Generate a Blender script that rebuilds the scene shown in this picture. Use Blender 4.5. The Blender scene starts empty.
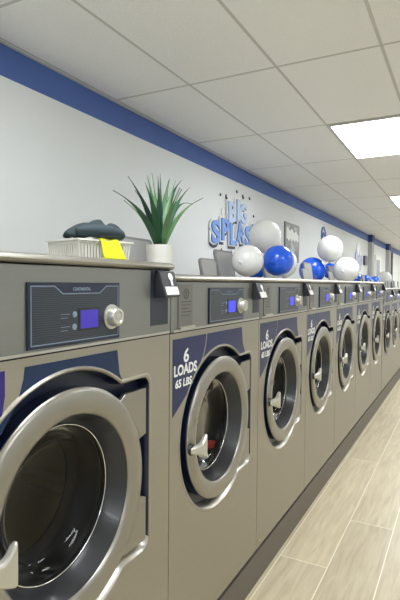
import bpy, bmesh, math, random
from mathutils import Vector, Matrix
from mathutils.geometry import tessellate_polygon

random.seed(7)
S = bpy.context.scene
COL = S.collection
PI = math.pi

# ------------------------------------------------------------------ camera
CAM_H = 1.6081
cam_d = bpy.data.cameras.new('camera')
cam = bpy.data.objects.new('camera', cam_d)
COL.objects.link(cam)
yaw, pitch, roll = 0.48977, -0.033986, 0.0081357
Fv = Vector((-math.sin(yaw), math.cos(yaw), 0)); Rv = Vector((math.cos(yaw), math.sin(yaw), 0)); Uv = Vector((0, 0, 1))
F2 = Fv * math.cos(pitch) + Uv * math.sin(pitch); U2 = Uv * math.cos(pitch) - Fv * math.sin(pitch)
R3 = Rv * math.cos(roll) + U2 * math.sin(roll); U3 = U2 * math.cos(roll) - Rv * math.sin(roll)
M = Matrix((R3, U3, -F2)).transposed().to_4x4()
M.translation = Vector((0.95, 0, CAM_H))
cam.matrix_world = M
cam_d.sensor_fit = 'VERTICAL'; cam_d.sensor_height = 36.0; cam_d.sensor_width = 24.0
cam_d.lens = 496.19 / 600 * 36
cam_d.clip_start = 0.02; cam_d.clip_end = 100
S.camera = cam

# ------------------------------------------------------------------ world, exposure
w = bpy.data.worlds.new('world'); S.world = w; w.use_nodes = True
w.node_tree.nodes['Background'].inputs[0].default_value = (0.9, 0.92, 1.0, 1)
w.node_tree.nodes['Background'].inputs[1].default_value = 0.3
S.view_settings.view_transform = 'Standard'; S.view_settings.look = 'None'
S.view_settings.gamma = 1.0; S.view_settings.use_curve_mapping = False
S.view_settings.exposure = 0.0
PANEL_STRENGTH = 18.0

# ------------------------------------------------------------------ materials
def lin(c):
    return tuple(((v / 255) / 12.92 if v / 255 <= 0.04045 else ((v / 255 + 0.055) / 1.055) ** 2.4) for v in c) + (1,)

def mat(name, rgb, rough=0.5, metal=0.0, noise=None, bump=None, emit=0, coat=0, spec=0.5, streak=None, aniso=0):
    """rgb in sRGB 0-255; noise=(scale, amount) tints the base; bump=(scale, strength); streak = xyz scale of the grain"""
    m = bpy.data.materials.new(name); m.use_nodes = True
    nt = m.node_tree; b = nt.nodes['Principled BSDF']
    c = lin(rgb)
    b.inputs['Base Color'].default_value = c
    b.inputs['Roughness'].default_value = rough
    b.inputs['Metallic'].default_value = metal
    b.inputs['Coat Weight'].default_value = coat
    b.inputs['Specular IOR Level'].default_value = spec
    b.inputs['Anisotropic'].default_value = aniso
    if emit:
        b.inputs['Emission Color'].default_value = c; b.inputs['Emission Strength'].default_value = emit
    tc = nt.nodes.new('ShaderNodeTexCoord'); mp = nt.nodes.new('ShaderNodeMapping')
    nt.links.new(tc.outputs['Object'], mp.inputs[0])
    if streak: mp.inputs['Scale'].default_value = streak
    n = nt.nodes.new('ShaderNodeTexNoise'); nt.links.new(mp.outputs[0], n.inputs['Vector'])
    sc, am = noise or (12, 0.04)
    n.inputs['Scale'].default_value = sc; n.inputs['Detail'].default_value = 4
    mr = nt.nodes.new('ShaderNodeMapRange')
    mr.inputs['To Min'].default_value = 1 - am; mr.inputs['To Max'].default_value = 1 + am
    nt.links.new(n.outputs['Fac'], mr.inputs['Value'])
    hs = nt.nodes.new('ShaderNodeHueSaturation'); hs.inputs['Color'].default_value = c
    nt.links.new(mr.outputs[0], hs.inputs['Value']); nt.links.new(hs.outputs[0], b.inputs['Base Color'])
    if bump:
        n2 = nt.nodes.new('ShaderNodeTexNoise'); n2.inputs['Scale'].default_value = bump[0]; n2.inputs['Detail'].default_value = 3
        nt.links.new(mp.outputs[0], n2.inputs['Vector'])
        bp = nt.nodes.new('ShaderNodeBump'); bp.inputs['Strength'].default_value = bump[1]; bp.inputs['Distance'].default_value = 0.01
        nt.links.new(n2.outputs['Fac'], bp.inputs['Height']); nt.links.new(bp.outputs[0], b.inputs['Normal'])
    return m

def mnode(nt, op, a, b=None):
    n = nt.nodes.new('ShaderNodeMath'); n.operation = op
    for i, v in enumerate((a, b)):
        if v is None: continue
        if isinstance(v, (int, float)): n.inputs[i].default_value = v
        else: nt.links.new(v, n.inputs[i])
    return n.outputs[0]

STEEL = mat('brushed_steel', (163, 158, 146), 0.42, 0.75, noise=(6, 0.05), streak=(1, 1, 30), bump=(30, 0.02))
STEEL_DK = mat('fascia_steel', (137, 137, 133), 0.40, 0.75, noise=(6, 0.05), streak=(1, 1, 30), bump=(30, 0.02))
STEEL_TOP = mat('ledge_steel', (168, 165, 156), 0.38, 0.9, noise=(8, 0.05), streak=(1, 1, 1))
DOOR = mat('door_steel', (156, 153, 145), 0.33, 0.85, noise=(6, 0.04), streak=(1, 1, 8))
LIP = mat('lip_steel', (195, 192, 184), 0.28, 0.9, noise=(6, 0.04))
HANDLE = mat('handle_alloy', (196, 194, 184), 0.34, 0.7)
CHROME = mat('chrome', (225, 225, 225), 0.08, 1.0)
NAVY = mat('navy_decal', (32, 42, 84), 0.35, 0.0, noise=(4, 0.06), spec=0.35)
NAVY2 = mat('navy_teal_decal', (24, 46, 80), 0.35, 0.0, noise=(4, 0.06), spec=0.35)
PURPLE = mat('violet_decal', (44, 42, 112), 0.35, 0.0, noise=(4, 0.06), spec=0.35)
NAVY_W = mat('navy_gasket', (16, 27, 52), 0.3, 0.0, noise=(6, 0.06))
BEZEL = mat('bezel_plastic', (38, 40, 45), 0.3, 0.0, noise=(10, 0.08), coat=0.1)
BLACK = mat('black_rubber', (20, 20, 22), 0.28, 0.0, noise=(10, 0.1), coat=0.3)
DRUM = mat('drum_steel', (112, 104, 80), 0.45, 0.4, noise=(30, 0.12))
READER = mat('reader_black', (44, 46, 52), 0.4, 0.0, noise=(20, 0.06))
RECESS = mat('recess_dark', (34, 40, 54), 0.45, 0.0)
WHITE = mat('label_white', (238, 238, 236), 0.5)
PLATE = mat('notice_plate', (120, 118, 114), 0.4, 0.6, noise=(12, 0.05))
INK = mat('etched_ink', (52, 52, 52), 0.6)
SCREEN = mat('lit_screen', (52, 40, 150), 0.3, emit=0.5)
SCREEN2 = mat('lit_screen_bright', (54, 58, 225), 0.3, emit=0.8)
LINE = mat('pale_blue_line', (122, 138, 158), 0.4)
GREYP = mat('lid_grey', (118, 118, 117), 0.5, 0.1, noise=(8, 0.05))
PLINTH = mat('plinth_vinyl', (92, 86, 78), 0.45, 0.0, noise=(5, 0.08))
GAPM = mat('gap_black', (12, 12, 12), 0.8)

def panel_mat():
    m = mat('control_overlay', (42, 52, 66), 0.35, 0.0)
    nt = m.node_tree; b = nt.nodes['Principled BSDF']
    tc = nt.nodes.new('ShaderNodeTexCoord')
    wv = nt.nodes.new('ShaderNodeTexWave'); wv.bands_direction = 'Z'
    wv.inputs['Scale'].default_value = 55; wv.inputs['Distortion'].default_value = 5; wv.inputs['Detail'].default_value = 0
    wv.inputs['Detail Scale'].default_value = 0.3
    nt.links.new(tc.outputs['Object'], wv.inputs['Vector'])
    mx = nt.nodes.new('ShaderNodeMix'); mx.data_type = 'RGBA'
    mx.inputs[6].default_value = lin((26, 32, 42)); mx.inputs[7].default_value = lin((54, 62, 70))
    nt.links.new(wv.outputs['Fac'], mx.inputs[0]); nt.links.new(mx.outputs[2], b.inputs['Base Color'])
    return m
OVERLAY = panel_mat()

def glass_mat(name='door_glass', tint=0.7):
    m = bpy.data.materials.new(name); m.use_nodes = True; nt = m.node_tree
    nt.nodes.remove(nt.nodes['Principled BSDF']); out = nt.nodes['Material Output']
    t = nt.nodes.new('ShaderNodeBsdfTransparent'); t.inputs[0].default_value = (tint, tint, tint * 0.96, 1)
    g = nt.nodes.new('ShaderNodeBsdfGlossy'); g.inputs['Roughness'].default_value = 0.04
    lw = nt.nodes.new('ShaderNodeLayerWeight'); lw.inputs[0].default_value = 0.15
    mr = nt.nodes.new('ShaderNodeMapRange'); mr.inputs['To Min'].default_value = 0.02; mr.inputs['To Max'].default_value = 0.30
    nt.links.new(lw.outputs['Fresnel'], mr.inputs['Value'])
    mx = nt.nodes.new('ShaderNodeMixShader')
    nt.links.new(mr.outputs[0], mx.inputs[0]); nt.links.new(t.outputs[0], mx.inputs[1]); nt.links.new(g.outputs[0], mx.inputs[2])
    nt.links.new(mx.outputs[0], out.inputs[0])
    return m
GLASS = glass_mat()

def ceiling_mat():
    m = mat('ceiling_tiles', (248, 247, 244), 0.9, noise=(60, 0.04), bump=(160, 0.5))
    nt = m.node_tree; b = nt.nodes['Principled BSDF']
    tc = nt.nodes.new('ShaderNodeTexCoord'); sp = nt.nodes.new('ShaderNodeSeparateXYZ')
    nt.links.new(tc.outputs['Object'], sp.inputs[0])
    def edge(o, off, size, half):
        a = mnode(nt, 'ADD', o, 1000 * size - off)
        f = mnode(nt, 'MODULO', a, size)
        d = mnode(nt, 'MINIMUM', f, mnode(nt, 'SUBTRACT', size, f))
        return mnode(nt, 'LESS_THAN', d, half)
    ln = mnode(nt, 'MAXIMUM', edge(sp.outputs[0], -0.682, 0.60, 0.009), edge(sp.outputs[1], 2.89, 1.22, 0.010))
    mx = nt.nodes.new('ShaderNodeMix'); mx.data_type = 'RGBA'
    src = b.inputs['Base Color'].links[0].from_socket
    nt.links.new(ln, mx.inputs[0]); nt.links.new(src, mx.inputs[6]); mx.inputs[7].default_value = lin((208, 206, 200))
    nt.links.new(mx.outputs[2], b.inputs['Base Color'])
    return m

def floor_mat():
    m = mat('wood_look_tile', (205, 194, 165), 0.32, spec=0.4)
    nt = m.node_tree; b = nt.nodes['Principled BSDF']
    tc = nt.nodes.new('ShaderNodeTexCoord'); sp = nt.nodes.new('ShaderNodeSeparateXYZ'); nt.links.new(tc.outputs['Object'], sp.inputs[0])
    X, Y = sp.outputs[0], sp.outputs[1]
    pw, pl = 0.2765, 1.89
    row = mnode(nt, 'FLOOR', mnode(nt, 'DIVIDE', mnode(nt, 'SUBTRACT', X, 0.022), pw))
    fx = mnode(nt, 'MODULO', mnode(nt, 'ADD', mnode(nt, 'SUBTRACT', X, 0.022), pw * 100), pw)
    ys = mnode(nt, 'ADD', mnode(nt, 'SUBTRACT', Y, 2.78), pl * 40)
    ys = mnode(nt, 'SUBTRACT', ys, mnode(nt, 'MULTIPLY', row, 0.65))
    fy = mnode(nt, 'MODULO', ys, pl); cy = mnode(nt, 'FLOOR', mnode(nt, 'DIVIDE', ys, pl))
    ex = mnode(nt, 'MINIMUM', fx, mnode(nt, 'SUBTRACT', pw, fx)); ey = mnode(nt, 'MINIMUM', fy, mnode(nt, 'SUBTRACT', pl, fy))
    grout = mnode(nt, 'LESS_THAN', mnode(nt, 'MINIMUM', ex, ey), 0.0028)
    cb = nt.nodes.new('ShaderNodeCombineXYZ'); nt.links.new(row, cb.inputs[0]); nt.links.new(cy, cb.inputs[1])
    wn = nt.nodes.new('ShaderNodeTexWhiteNoise'); wn.noise_dimensions = '2D'; nt.links.new(cb.outputs[0], wn.inputs['Vector'])
    cv = nt.nodes.new('ShaderNodeCombineXYZ')
    nt.links.new(mnode(nt, 'MULTIPLY', X, 26), cv.inputs[0]); nt.links.new(mnode(nt, 'MULTIPLY', Y, 2.4), cv.inputs[1])
    nt.links.new(mnode(nt, 'MULTIPLY', wn.outputs['Value'], 37), cv.inputs[2])
    n = nt.nodes.new('ShaderNodeTexNoise'); n.inputs['Scale'].default_value = 1.3; n.inputs['Detail'].default_value = 6; n.inputs['Distortion'].default_value = 0.6
    nt.links.new(cv.outputs[0], n.inputs['Vector'])
    rp = nt.nodes.new('ShaderNodeValToRGB'); nt.links.new(n.outputs['Fac'], rp.inputs[0])
    rp.color_ramp.elements[0].position = 0.28; rp.color_ramp.elements[0].color = lin((184, 170, 140))
    rp.color_ramp.elements[1].position = 0.62; rp.color_ramp.elements[1].color = lin((206, 194, 164))
    hs = nt.nodes.new('ShaderNodeHueSaturation'); nt.links.new(rp.outputs[0], hs.inputs['Color'])
    mr = nt.nodes.new('ShaderNodeMapRange'); mr.inputs['To Min'].default_value = 0.93; mr.inputs['To Max'].default_value = 1.05
    nt.links.new(wn.outputs['Value'], mr.inputs['Value']); nt.links.new(mr.outputs[0], hs.inputs['Value'])
    mx = nt.nodes.new('ShaderNodeMix'); mx.data_type = 'RGBA'
    nt.links.new(grout, mx.inputs[0]); nt.links.new(hs.outputs[0], mx.inputs[6]); mx.inputs[7].default_value = lin((236, 230, 210))
    nt.links.new(mx.outputs[2], b.inputs['Base Color'])
    return m

WALLP = mat('wall_paint', (226, 229, 228), 0.75, noise=(1.5, 0.015), bump=(90, 0.05))
STRIPE = mat('blue_stripe_paint', (74, 102, 168), 0.6, noise=(3, 0.03))
LIGHT = mat('panel_glow', (246, 250, 255), 0.5, emit=PANEL_STRENGTH)
TRIMW = mat('white_trim', (205, 203, 196), 0.5)

# ------------------------------------------------------------------ mesh helpers
def rect(y0, z0, y1, z1):
    return [(y0, z0), (y1, z0), (y1, z1), (y0, z1)]

def prism(bm, outer, x0, x1, holes=()):
    """outline in (y, z) pulled from x0 to x1 (x0 < x1), with optional holes; returns nothing"""
    tmp = bmesh.new(); loops = []
    for poly in [outer] + list(holes):
        vs = [tmp.verts.new((x1, p[0], p[1])) for p in poly]
        loops.append(vs)
        for i in range(len(vs)): tmp.edges.new((vs[i], vs[(i + 1) % len(vs)]))
    if holes:
        bmesh.ops.triangle_fill(tmp, use_beauty=True, use_dissolve=False, edges=tmp.edges[:], normal=(1, 0, 0))
    else:
        if len(outer) > 4:
            vs = loops[0]
            for t in tessellate_polygon([[Vector((p[0], p[1], 0)) for p in outer]]):
                tmp.faces.new([vs[i] for i in t])
        else: tmp.faces.new(loops[0])
    bmesh.ops.recalc_face_normals(tmp, faces=tmp.faces[:])
    for f in tmp.faces:
        if f.normal.x < 0: f.normal_flip()
    front = {v: bm.verts.new(v.co) for v in tmp.verts}
    back = {v: bm.verts.new((x0, v.co.y, v.co.z)) for v in tmp.verts}
    for f in tmp.faces:
        bm.faces.new([front[v] for v in f.verts])
        bm.faces.new([back[v] for v in reversed(f.verts)])
    new = []
    for vs in loops:
        for i in range(len(vs)):
            a, b_ = vs[i], vs[(i + 1) % len(vs)]
            new.append(bm.faces.new((front[a], back[a], back[b_], front[b_])))
    tmp.free()
    bmesh.ops.recalc_face_normals(bm, faces=bm.faces[:])

def box(bm, x0, x1, y0, y1, z0, z1):
    prism(bm, rect(y0, z0, y1, z1), x0, x1)

def lathe(bm, prof, yc, zc, n=64, axis='x', xc=0, closed=False):
    """prof = [(along, radius)...] spun about the axis"""
    rings = []
    for a, r in prof:
        if r < 1e-6:
            co = (a, yc, zc) if axis == 'x' else (xc, yc, a)
            rings.append([bm.verts.new(co)])
        else:
            ring = []
            for i in range(n):
                t = 2 * PI * i / n
                co = (a, yc + r * math.cos(t), zc + r * math.sin(t)) if axis == 'x' else (xc + r * math.cos(t), yc + r * math.sin(t), a)
                ring.append(bm.verts.new(co))
            rings.append(ring)
    pairs = list(zip(rings, rings[1:]))
    if closed: pairs.append((rings[-1], rings[0]))
    for A, B in pairs:
        if len(A) == 1 and len(B) == 1: continue
        for i in range(n):
            j = (i + 1) % n
            if len(A) == 1: bm.faces.new((A[0], B[i], B[j]))
            elif len(B) == 1: bm.faces.new((A[i], B[0], A[j]))
            else: bm.faces.new((A[i], B[i], B[j], A[j]))
    bmesh.ops.recalc_face_normals(bm, faces=bm.faces[:])

def tube(bm, pts, r, n=10, flat=None):
    pts = [Vector(p) for p in pts]; rings = []
    for i, p in enumerate(pts):
        d = (pts[min(i + 1, len(pts) - 1)] - pts[max(i - 1, 0)]).normalized()
        u = d.cross(Vector((0, 0, 1)));
        if u.length < 1e-3: u = d.cross(Vector((1, 0, 0)))
        u.normalize(); v = d.cross(u)
        rr = r[i] if isinstance(r, (list, tuple)) else r
        rings.append([bm.verts.new(p + u * rr * math.cos(2 * PI * k / n) + v * rr * math.sin(2 * PI * k / n)) for k in range(n)])
    for A, B in zip(rings, rings[1:]):
        for k in range(n): bm.faces.new((A[k], A[(k + 1) % n], B[(k + 1) % n], B[k]))
    bm.faces.new(rings[0][::-1]); bm.faces.new(rings[-1])
    bmesh.ops.recalc_face_normals(bm, faces=bm.faces[:])

def obj(name, bm, m, parent=None, smooth=False, bevel=0, seg=2, angle=35, mats=None):
    me = bpy.data.meshes.new(name)
    if smooth:
        for f in bm.faces: f.smooth = True
        lim = math.radians(angle)
        for e in bm.edges:
            if len(e.link_faces) == 2 and e.calc_face_angle(0) > lim: e.smooth = False
    bm.to_mesh(me); bm.free()
    for mm in (mats or [m]): me.materials.append(mm)
    o = bpy.data.objects.new(name, me); COL.objects.link(o)
    if parent: o.parent = parent
    if bevel:
        b = o.modifiers.new('bevel', 'BEVEL'); b.width = bevel; b.segments = seg; b.limit_method = 'ANGLE'; b.angle_limit = math.radians(40)
    return o

def empty(name, loc=(0, 0, 0)):
    o = bpy.data.objects.new(name, None); o.empty_display_size = 0.1; COL.objects.link(o); o.location = loc
    return o

def tag(o, label, cat, group=None, kind=None):
    if label: o['label'] = label
    if cat: o['category'] = cat
    if group: o['group'] = group
    if kind: o['kind'] = kind
    return o

def struct(name, bm, m):
    o = obj(name, bm, m); o['kind'] = 'structure'; return o

def text_bm(txt, size, y0, z0, x, depth=0.001, bold=0.0, width=None, shear=0.0, align='LEFT', bevel=0, rot=0):
    """lettering on a plane facing +x, reading along +y; (y0, z0) is the baseline start or centre"""
    cu = bpy.data.curves.new('lettering', 'FONT'); cu.body = txt; cu.size = size; cu.extrude = depth / 2; cu.offset = bold
    cu.shear = shear; cu.align_x = align; cu.resolution_u = 3; cu.bevel_depth = bevel
    t = bpy.data.objects.new('lettering', cu); COL.objects.link(t)
    dg = bpy.context.evaluated_depsgraph_get(); ev = t.evaluated_get(dg); me = ev.to_mesh()
    bm = bmesh.new(); bm.from_mesh(me); ev.to_mesh_clear()
    bpy.data.objects.remove(t); bpy.data.curves.remove(cu)
    if width:
        xs = [v.co.x for v in bm.verts]; k = width / (max(xs) - min(xs))
        for v in bm.verts: v.co.x *= k
    c, s = math.cos(rot), math.sin(rot)
    for v in bm.verts:
        a, b_, d = v.co; a, b_ = a * c - b_ * s, a * s + b_ * c
        v.co = (x + depth / 2 + d, y0 + a, z0 + b_)
    return bm

def copy_tree(o, parent=None):
    c = o.copy(); COL.objects.link(c)
    if parent: c.parent = parent
    for ch in list(KIDS.get(o.name, [])): copy_tree(ch, c)
    return c
KIDS = {}
def index_kids():
    KIDS.clear()
    for o in COL.objects:
        if o.parent: KIDS.setdefault(o.parent.name, []).append(o)

# ------------------------------------------------------------------ the room
XW, ZC, XR, YB, YF = -1.32, 2.914, 3.5, -3.2, 27.0
bm = bmesh.new(); box(bm, XW - 0.1, XR + 0.1, YB - 0.1, YF + 0.1, -0.1, 0.0); struct('floor', bm, floor_mat())
bm = bmesh.new(); box(bm, XW - 0.1, XR + 0.1, YB - 0.1, YF + 0.1, ZC, ZC + 0.1); struct('ceiling', bm, ceiling_mat())
bm = bmesh.new(); box(bm, XW - 0.1, XW, YB, YF, 0.0, ZC); struct('wall_left', bm, WALLP)
bm = bmesh.new(); box(bm, XR, XR + 0.1, YB, YF, 0.0, ZC); struct('wall_right', bm, WALLP)
bm = bmesh.new(); box(bm, XW - 0.1, XR + 0.1, YF, YF + 0.1, 0.0, ZC); struct('wall_back', bm, WALLP)
bm = bmesh.new(); box(bm, XW - 0.1, XR + 0.1, YB - 0.1, YB, 0.0, ZC); struct('wall_front', bm, WALLP)
# painted blue band under the ceiling and the thin metal wall angle above it
bm = bmesh.new(); box(bm, XW, XW + 0.003, YB, YF, 2.738, ZC); struct('trim_1', bm, STRIPE)
bm = bmesh.new(); box(bm, XW, XW + 0.024, YB, YF, ZC - 0.004, ZC); box(bm, XW, XW + 0.002, YB, YF, ZC - 0.016, ZC); struct('trim_2', bm, TRIMW)
# two boxed-in wall columns far down the wall, each with its blue head
for i, (y, wd) in enumerate(((13.8, 0.34), (17.1, 0.34))):
    bm = bmesh.new(); box(bm, XW, XW + 0.10, y - wd / 2, y + wd / 2, 0, 2.72); struct('trim_%d' % (3 + 2 * i), bm, mat('column_paint', (176, 176, 178), 0.7))
    bm = bmesh.new(); box(bm, XW, XW + 0.11, y - wd / 2 - 0.01, y + wd / 2 + 0.01, 2.72, ZC); struct('trim_%d' % (4 + 2 * i), bm, mat('column_head_blue', (46, 66, 120), 0.6))

# dark vinyl plinth under the machines
bm = bmesh.new()
box(bm, -0.86, 0.0, -1.4, 15.9, 0.0, 0.166); box(bm, -0.86, -0.045, -1.4, 15.9, 0.166, 0.186)
tag(obj('machine_plinth', bm, PLINTH, bevel=0.002), 'long low dark grey plinth running under the whole row of washing machines', 'plinth')

# ------------------------------------------------------------------ ceiling lights
def ceiling_light():
    r = empty('ceiling_light')
    bm = bmesh.new(); prism(bm, rect(-0.60, -0.30, 0.60, 0.30), 0, 0.014, holes=[rect(-0.575, -0.275, 0.575, 0.275)])
    for v in bm.verts: v.co = (v.co.z, v.co.y, -v.co.x)
    bmesh.ops.recalc_face_normals(bm, faces=bm.faces[:])
    obj('frame', bm, TRIMW, r)
    bm = bmesh.new(); box(bm, -0.2745, 0.2745, -0.5745, 0.5745, -0.010, -0.002)
    obj('diffuser', bm, LIGHT, r)
    return r
cl = ceiling_light()
index_kids()
spots = [(0.222, 4.72 + 3.66 * k) for k in range(-2, 7)] + [(2.673, 4.72 + 3.66 * k) for k in range(-2, 7)]  # second line of panels is unseen, added to light the room
for i, (x, y) in enumerate(spots):
    o = cl if i == 0 else copy_tree(cl)
    o.location = (x, y, ZC)
    if x < 1 and abs(y - 4.72) < .1: lb = 'nearest glowing rectangular light panel in the ceiling, large and white at the right edge'
    elif x < 1 and abs(y - 8.38) < .1: lb = 'second glowing light panel along the ceiling, small at the right edge'
    elif x < 1: lb = 'glowing light panel in the ceiling line above the aisle, out of the picture'
    else: lb = 'unseen glowing light panel of the ceiling line added on the far side to light the room'
    tag(o, lb, 'ceiling light', 'recessed ceiling light panels')

# ------------------------------------------------------------------ washing machines
def arc(cy, cz, r, a0, a1, n):
    return [(cy + r * math.cos(math.radians(a0 + (a1 - a0) * i / n)), cz + r * math.sin(math.radians(a0 + (a1 - a0) * i / n))) for i in range(n + 1)]

def well_outline(uc, zc, s, off=0.0):
    """round opening with a square hinge bay on its right-hand side"""
    R = (0.330 + off) ; tr = 0.336 + off; tt = 0.262 + off; tb = -0.252 - off; rc = 0.035
    R *= s; tr *= s; tt *= s; tb *= s
    at = math.degrees(math.asin(tt / R)); ab = math.degrees(math.asin(tb / R))
    pts = arc(uc, zc, R, at, 360 + ab, 72)
    pts += arc(uc + tr - rc, zc + tb + rc, rc, -90, 0, 5)
    pts += arc(uc + tr - rc, zc + tt - rc, rc, 0, 90, 5)
    return pts

def washer(name, W, top, seam, uc, zc, s, pl_u, dark=False, big=False, screen=SCREEN2, lettering=True, flatledge=False):
    r = empty(name)
    Z0 = 0.187; D = -0.86; TD = 0.034
    # cabinet: open-fronted sheet steel shell
    bm = bmesh.new()
    box(bm, D, -0.02, 0.0, 0.012, Z0, top - 0.038); box(bm, D, -0.02, W - 0.012, W, Z0, top - 0.038)
    box(bm, D, D + 0.012, 0.012, W - 0.012, Z0, top - 0.038); box(bm, D + 0.012, -0.02, 0.012, W - 0.012, top - 0.050, top - 0.039)
    box(bm, D + 0.012, -0.02, 0.012, W - 0.012, Z0, Z0 + 0.012)
    obj('cabinet', bm, STEEL_DK, r)
    # front panel with its opening
    bm = bmesh.new()
    prism(bm, rect(0.0, Z0, W, seam), -0.02, 0.0, holes=[well_outline(uc, zc, s, 0.024)])
    fp = obj('front_panel', bm, STEEL, r)
    bm = bmesh.new()
    for (u, z) in ((0.05, Z0 + 0.03), (W - 0.05, Z0 + 0.03)):
        lathe(bm, [(0, 0.007), (0.002, 0.007), (0.004, 0.004), (0.004, 0)], u, z, 12)
    obj('screws', bm, LIP, fp)
    # flared steel wall leading down into the opening
    bm = bmesh.new(); rings = []
    nout = len(well_outline(uc, zc, s, 0))
    for x, off in ((0.0, 0.034), (0.4, 0.032), (1.0, 0.028), (0.8, 0.024), (0.0, 0.021), (-0.036, None), (-0.044, None), (-0.044, 0.022)):
        ring_ = []
        deep = well_outline(uc, zc, s, 0.018); flare = well_outline(uc, zc, s, -0.008)
        for k_, p in enumerate(well_outline(uc, zc, s, off or 0.0)):
            a_ = math.atan2(p[1] - zc, p[0] - uc)
            if off is None:                                     # the wall flares out towards the lower right
                f_ = max(0.0, math.cos(a_ + 1.25)) ** 3
                p = tuple(deep[k_][q] * (1 - f_) + flare[k_][q] * f_ for q in (0, 1))
            h_ = 0.0015 + 0.0075 * max(0.0, math.sin(a_)) ** 3          # the rim swells towards the top
            ring_.append(bm.verts.new((x * h_ if x > 0 else x, p[0], p[1])))
        rings.append(ring_)
    for A_, B_ in zip(rings, rings[1:] + rings[:1]):
        n_ = len(A_)
        for i in range(n_): bm.faces.new((A_[i], A_[(i + 1) % n_], B_[(i + 1) % n_], B_[i]))
    bmesh.ops.recalc_face_normals(bm, faces=bm.faces[:])
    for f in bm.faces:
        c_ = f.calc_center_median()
        if c_.x < -0.001: f.material_index = 1 if -170 < math.degrees(math.atan2(c_.z - zc, c_.y - uc)) < -31 else 2  # bright steel low down, navy elsewhere: the wall's light and shade put into colour
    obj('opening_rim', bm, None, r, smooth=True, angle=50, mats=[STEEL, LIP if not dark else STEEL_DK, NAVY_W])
    bm = bmesh.new()
    prism(bm, well_outline(uc, zc, s, 0.020), -0.055, -0.045, holes=[arc(uc, zc, 0.245 * s, 0, 355, 71)])
    obj('gasket', bm, NAVY_W if not dark else BLACK, r)
    # decals
    t = seam - 0.022
    k = s
    Ra, Rb = 0.356 * s, 0.356 * s
    if big:
        A = [(0.015, t), (0.262, t), (0.262, t - 0.06), (0.247, t - 0.14), (0.20, t - 0.23), (0.11, t - 0.33), (0.015, t - 0.39)]
        x0 = pl_u
        B = [(x0, t), (x0 - 0.004, t - 0.03), (x0 - 0.016, t - 0.065), (x0 - 0.040, t - 0.105), (x0 - 0.075, t - 0.150)]
    else:
        A = [(0.020, t), (0.289, t), (0.284, t - 0.035), (0.262, t - 0.085), (0.228, t - 0.125), (0.14, t - 0.215), (0.020, t - 0.292)]
        x0 = 0.302
        B = [(x0, t), (x0 - 0.006, t - 0.035), (x0 - 0.028, t - 0.088), (x0 - 0.055, t - 0.125)]
    a = Vector((B[-1][0] - uc, B[-1][1] - zc)); a0 = math.degrees(math.atan2(a.y, a.x))
    R1 = pl_u + 0.367
    B += [p for p in arc(uc, zc, Ra, a0, 52, 16)]
    B += [(R1 + 0.040, t - 0.125), (R1 + 0.012, t - 0.075), (R1, t)]
    B = B[::-1]; A = A[::-1]
    bm = bmesh.new(); prism(bm, A, 0.0, 0.0012)
    dA = obj('decal', bm, PURPLE if big else NAVY, fp)
    bm = bmesh.new(); prism(bm, B, 0.0, 0.0014)
    obj('decal', bm, NAVY2 if big else NAVY, fp)
    if lettering:
        b1 = text_bm('6', 0.074, 0.118, t - 0.094, 0.0012, bold=0.0016, align='CENTER', width=0.040, shear=0.08)
        b2 = text_bm('LOADS', 0.056, 0.026, t - 0.140, 0.0012, bold=0.0016, width=0.178)
        b3 = text_bm('65 LBS.', 0.042, 0.036, t - 0.186, 0.0012, bold=0.0012, width=0.134, shear=0.12)
        for b_, nm in ((b1, 'numeral'), (b2, 'lettering'), (b3, 'lettering')): obj(nm, b_, WHITE, dA)
    # control fascia above the seam
    bm = bmesh.new(); box(bm, -0.02, 0.004, 0.0, W, seam + 0.005, top - 0.030); fa = obj('fascia', bm, STEEL_DK, r, bevel=0.002)
    bm = bmesh.new(); box(bm, -0.02, 0.0, 0.0, W, seam, seam + 0.005); obj('seam_gap', bm, GAPM, r)
    bm = bmesh.new(); box(bm, 0.003, 0.009, 0.012, W - 0.012, seam + 0.006, seam + 0.013); obj('seam_strip', bm, LIP, r)
    bm = bmesh.new(); box(bm, -0.02, 0.0, 0.0, W, top - 0.030, top - 0.026); obj('ledge_gap', bm, GAPM, r)
    # rounded ledge along the top front edge
    prof = [(-0.86, top - TD), (-0.03, top - TD), (-0.03, top), (0.006, top - 0.002), (0.018, top - 0.009), (0.022, top - 0.016), (0.018, top - 0.023), (0.008, top - 0.026), (-0.024, top - 0.026), (-0.024, top - TD - 0.004), (-0.026, top - TD - 0.004), (-0.86, top - TD - 0.004)]
    bm = bmesh.new(); A1 = [bm.verts.new((x, 0.0, z)) for x, z in prof]; B1 = [bm.verts.new((x, W, z)) for x, z in prof]
    for i in range(len(prof)):
        j = (i + 1) % len(prof); bm.faces.new((A1[i], A1[j], B1[j], B1[i]))
    bm.faces.new(A1[::-1]); bm.faces.new(B1); bmesh.ops.recalc_face_normals(bm, faces=bm.faces[:])
    obj('top_ledge', bm, STEEL_TOP, r, smooth=True, angle=50)
    # control panel: overlay, outline, badge, screen, buttons, knob
    z1 = top - 0.053 if not big else top - 0.074; z0 = seam + 0.018; u0, u1 = pl_u, pl_u + 0.367
    bm = bmesh.new(); box(bm, 0.004, 0.010, u0, u1, z0, z1); cp = obj('control_panel', bm, NAVY_W, r, bevel=0.002)
    uh, uw = (u0 + u1) / 2 + 0.012, 0.105
    bm = bmesh.new()
    m_ = 0.010
    frame = [(u0 + m_, z0 + m_), (u1 - m_, z0 + m_), (u1 - m_, z1 - m_), (uh + uw, z1 - m_), (uh + uw - 0.03, z1 - 0.030), (uh - uw + 0.03, z1 - 0.030), (uh - uw, z1 - m_), (u0 + m_, z1 - m_)]
    prism(bm, frame, 0.0095, 0.0108); obj('overlay', bm, OVERLAY, cp)
    bm = bmesh.new()
    pp = [(0.0112, *p) for p in frame] + [(0.0112, *frame[0])]
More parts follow.
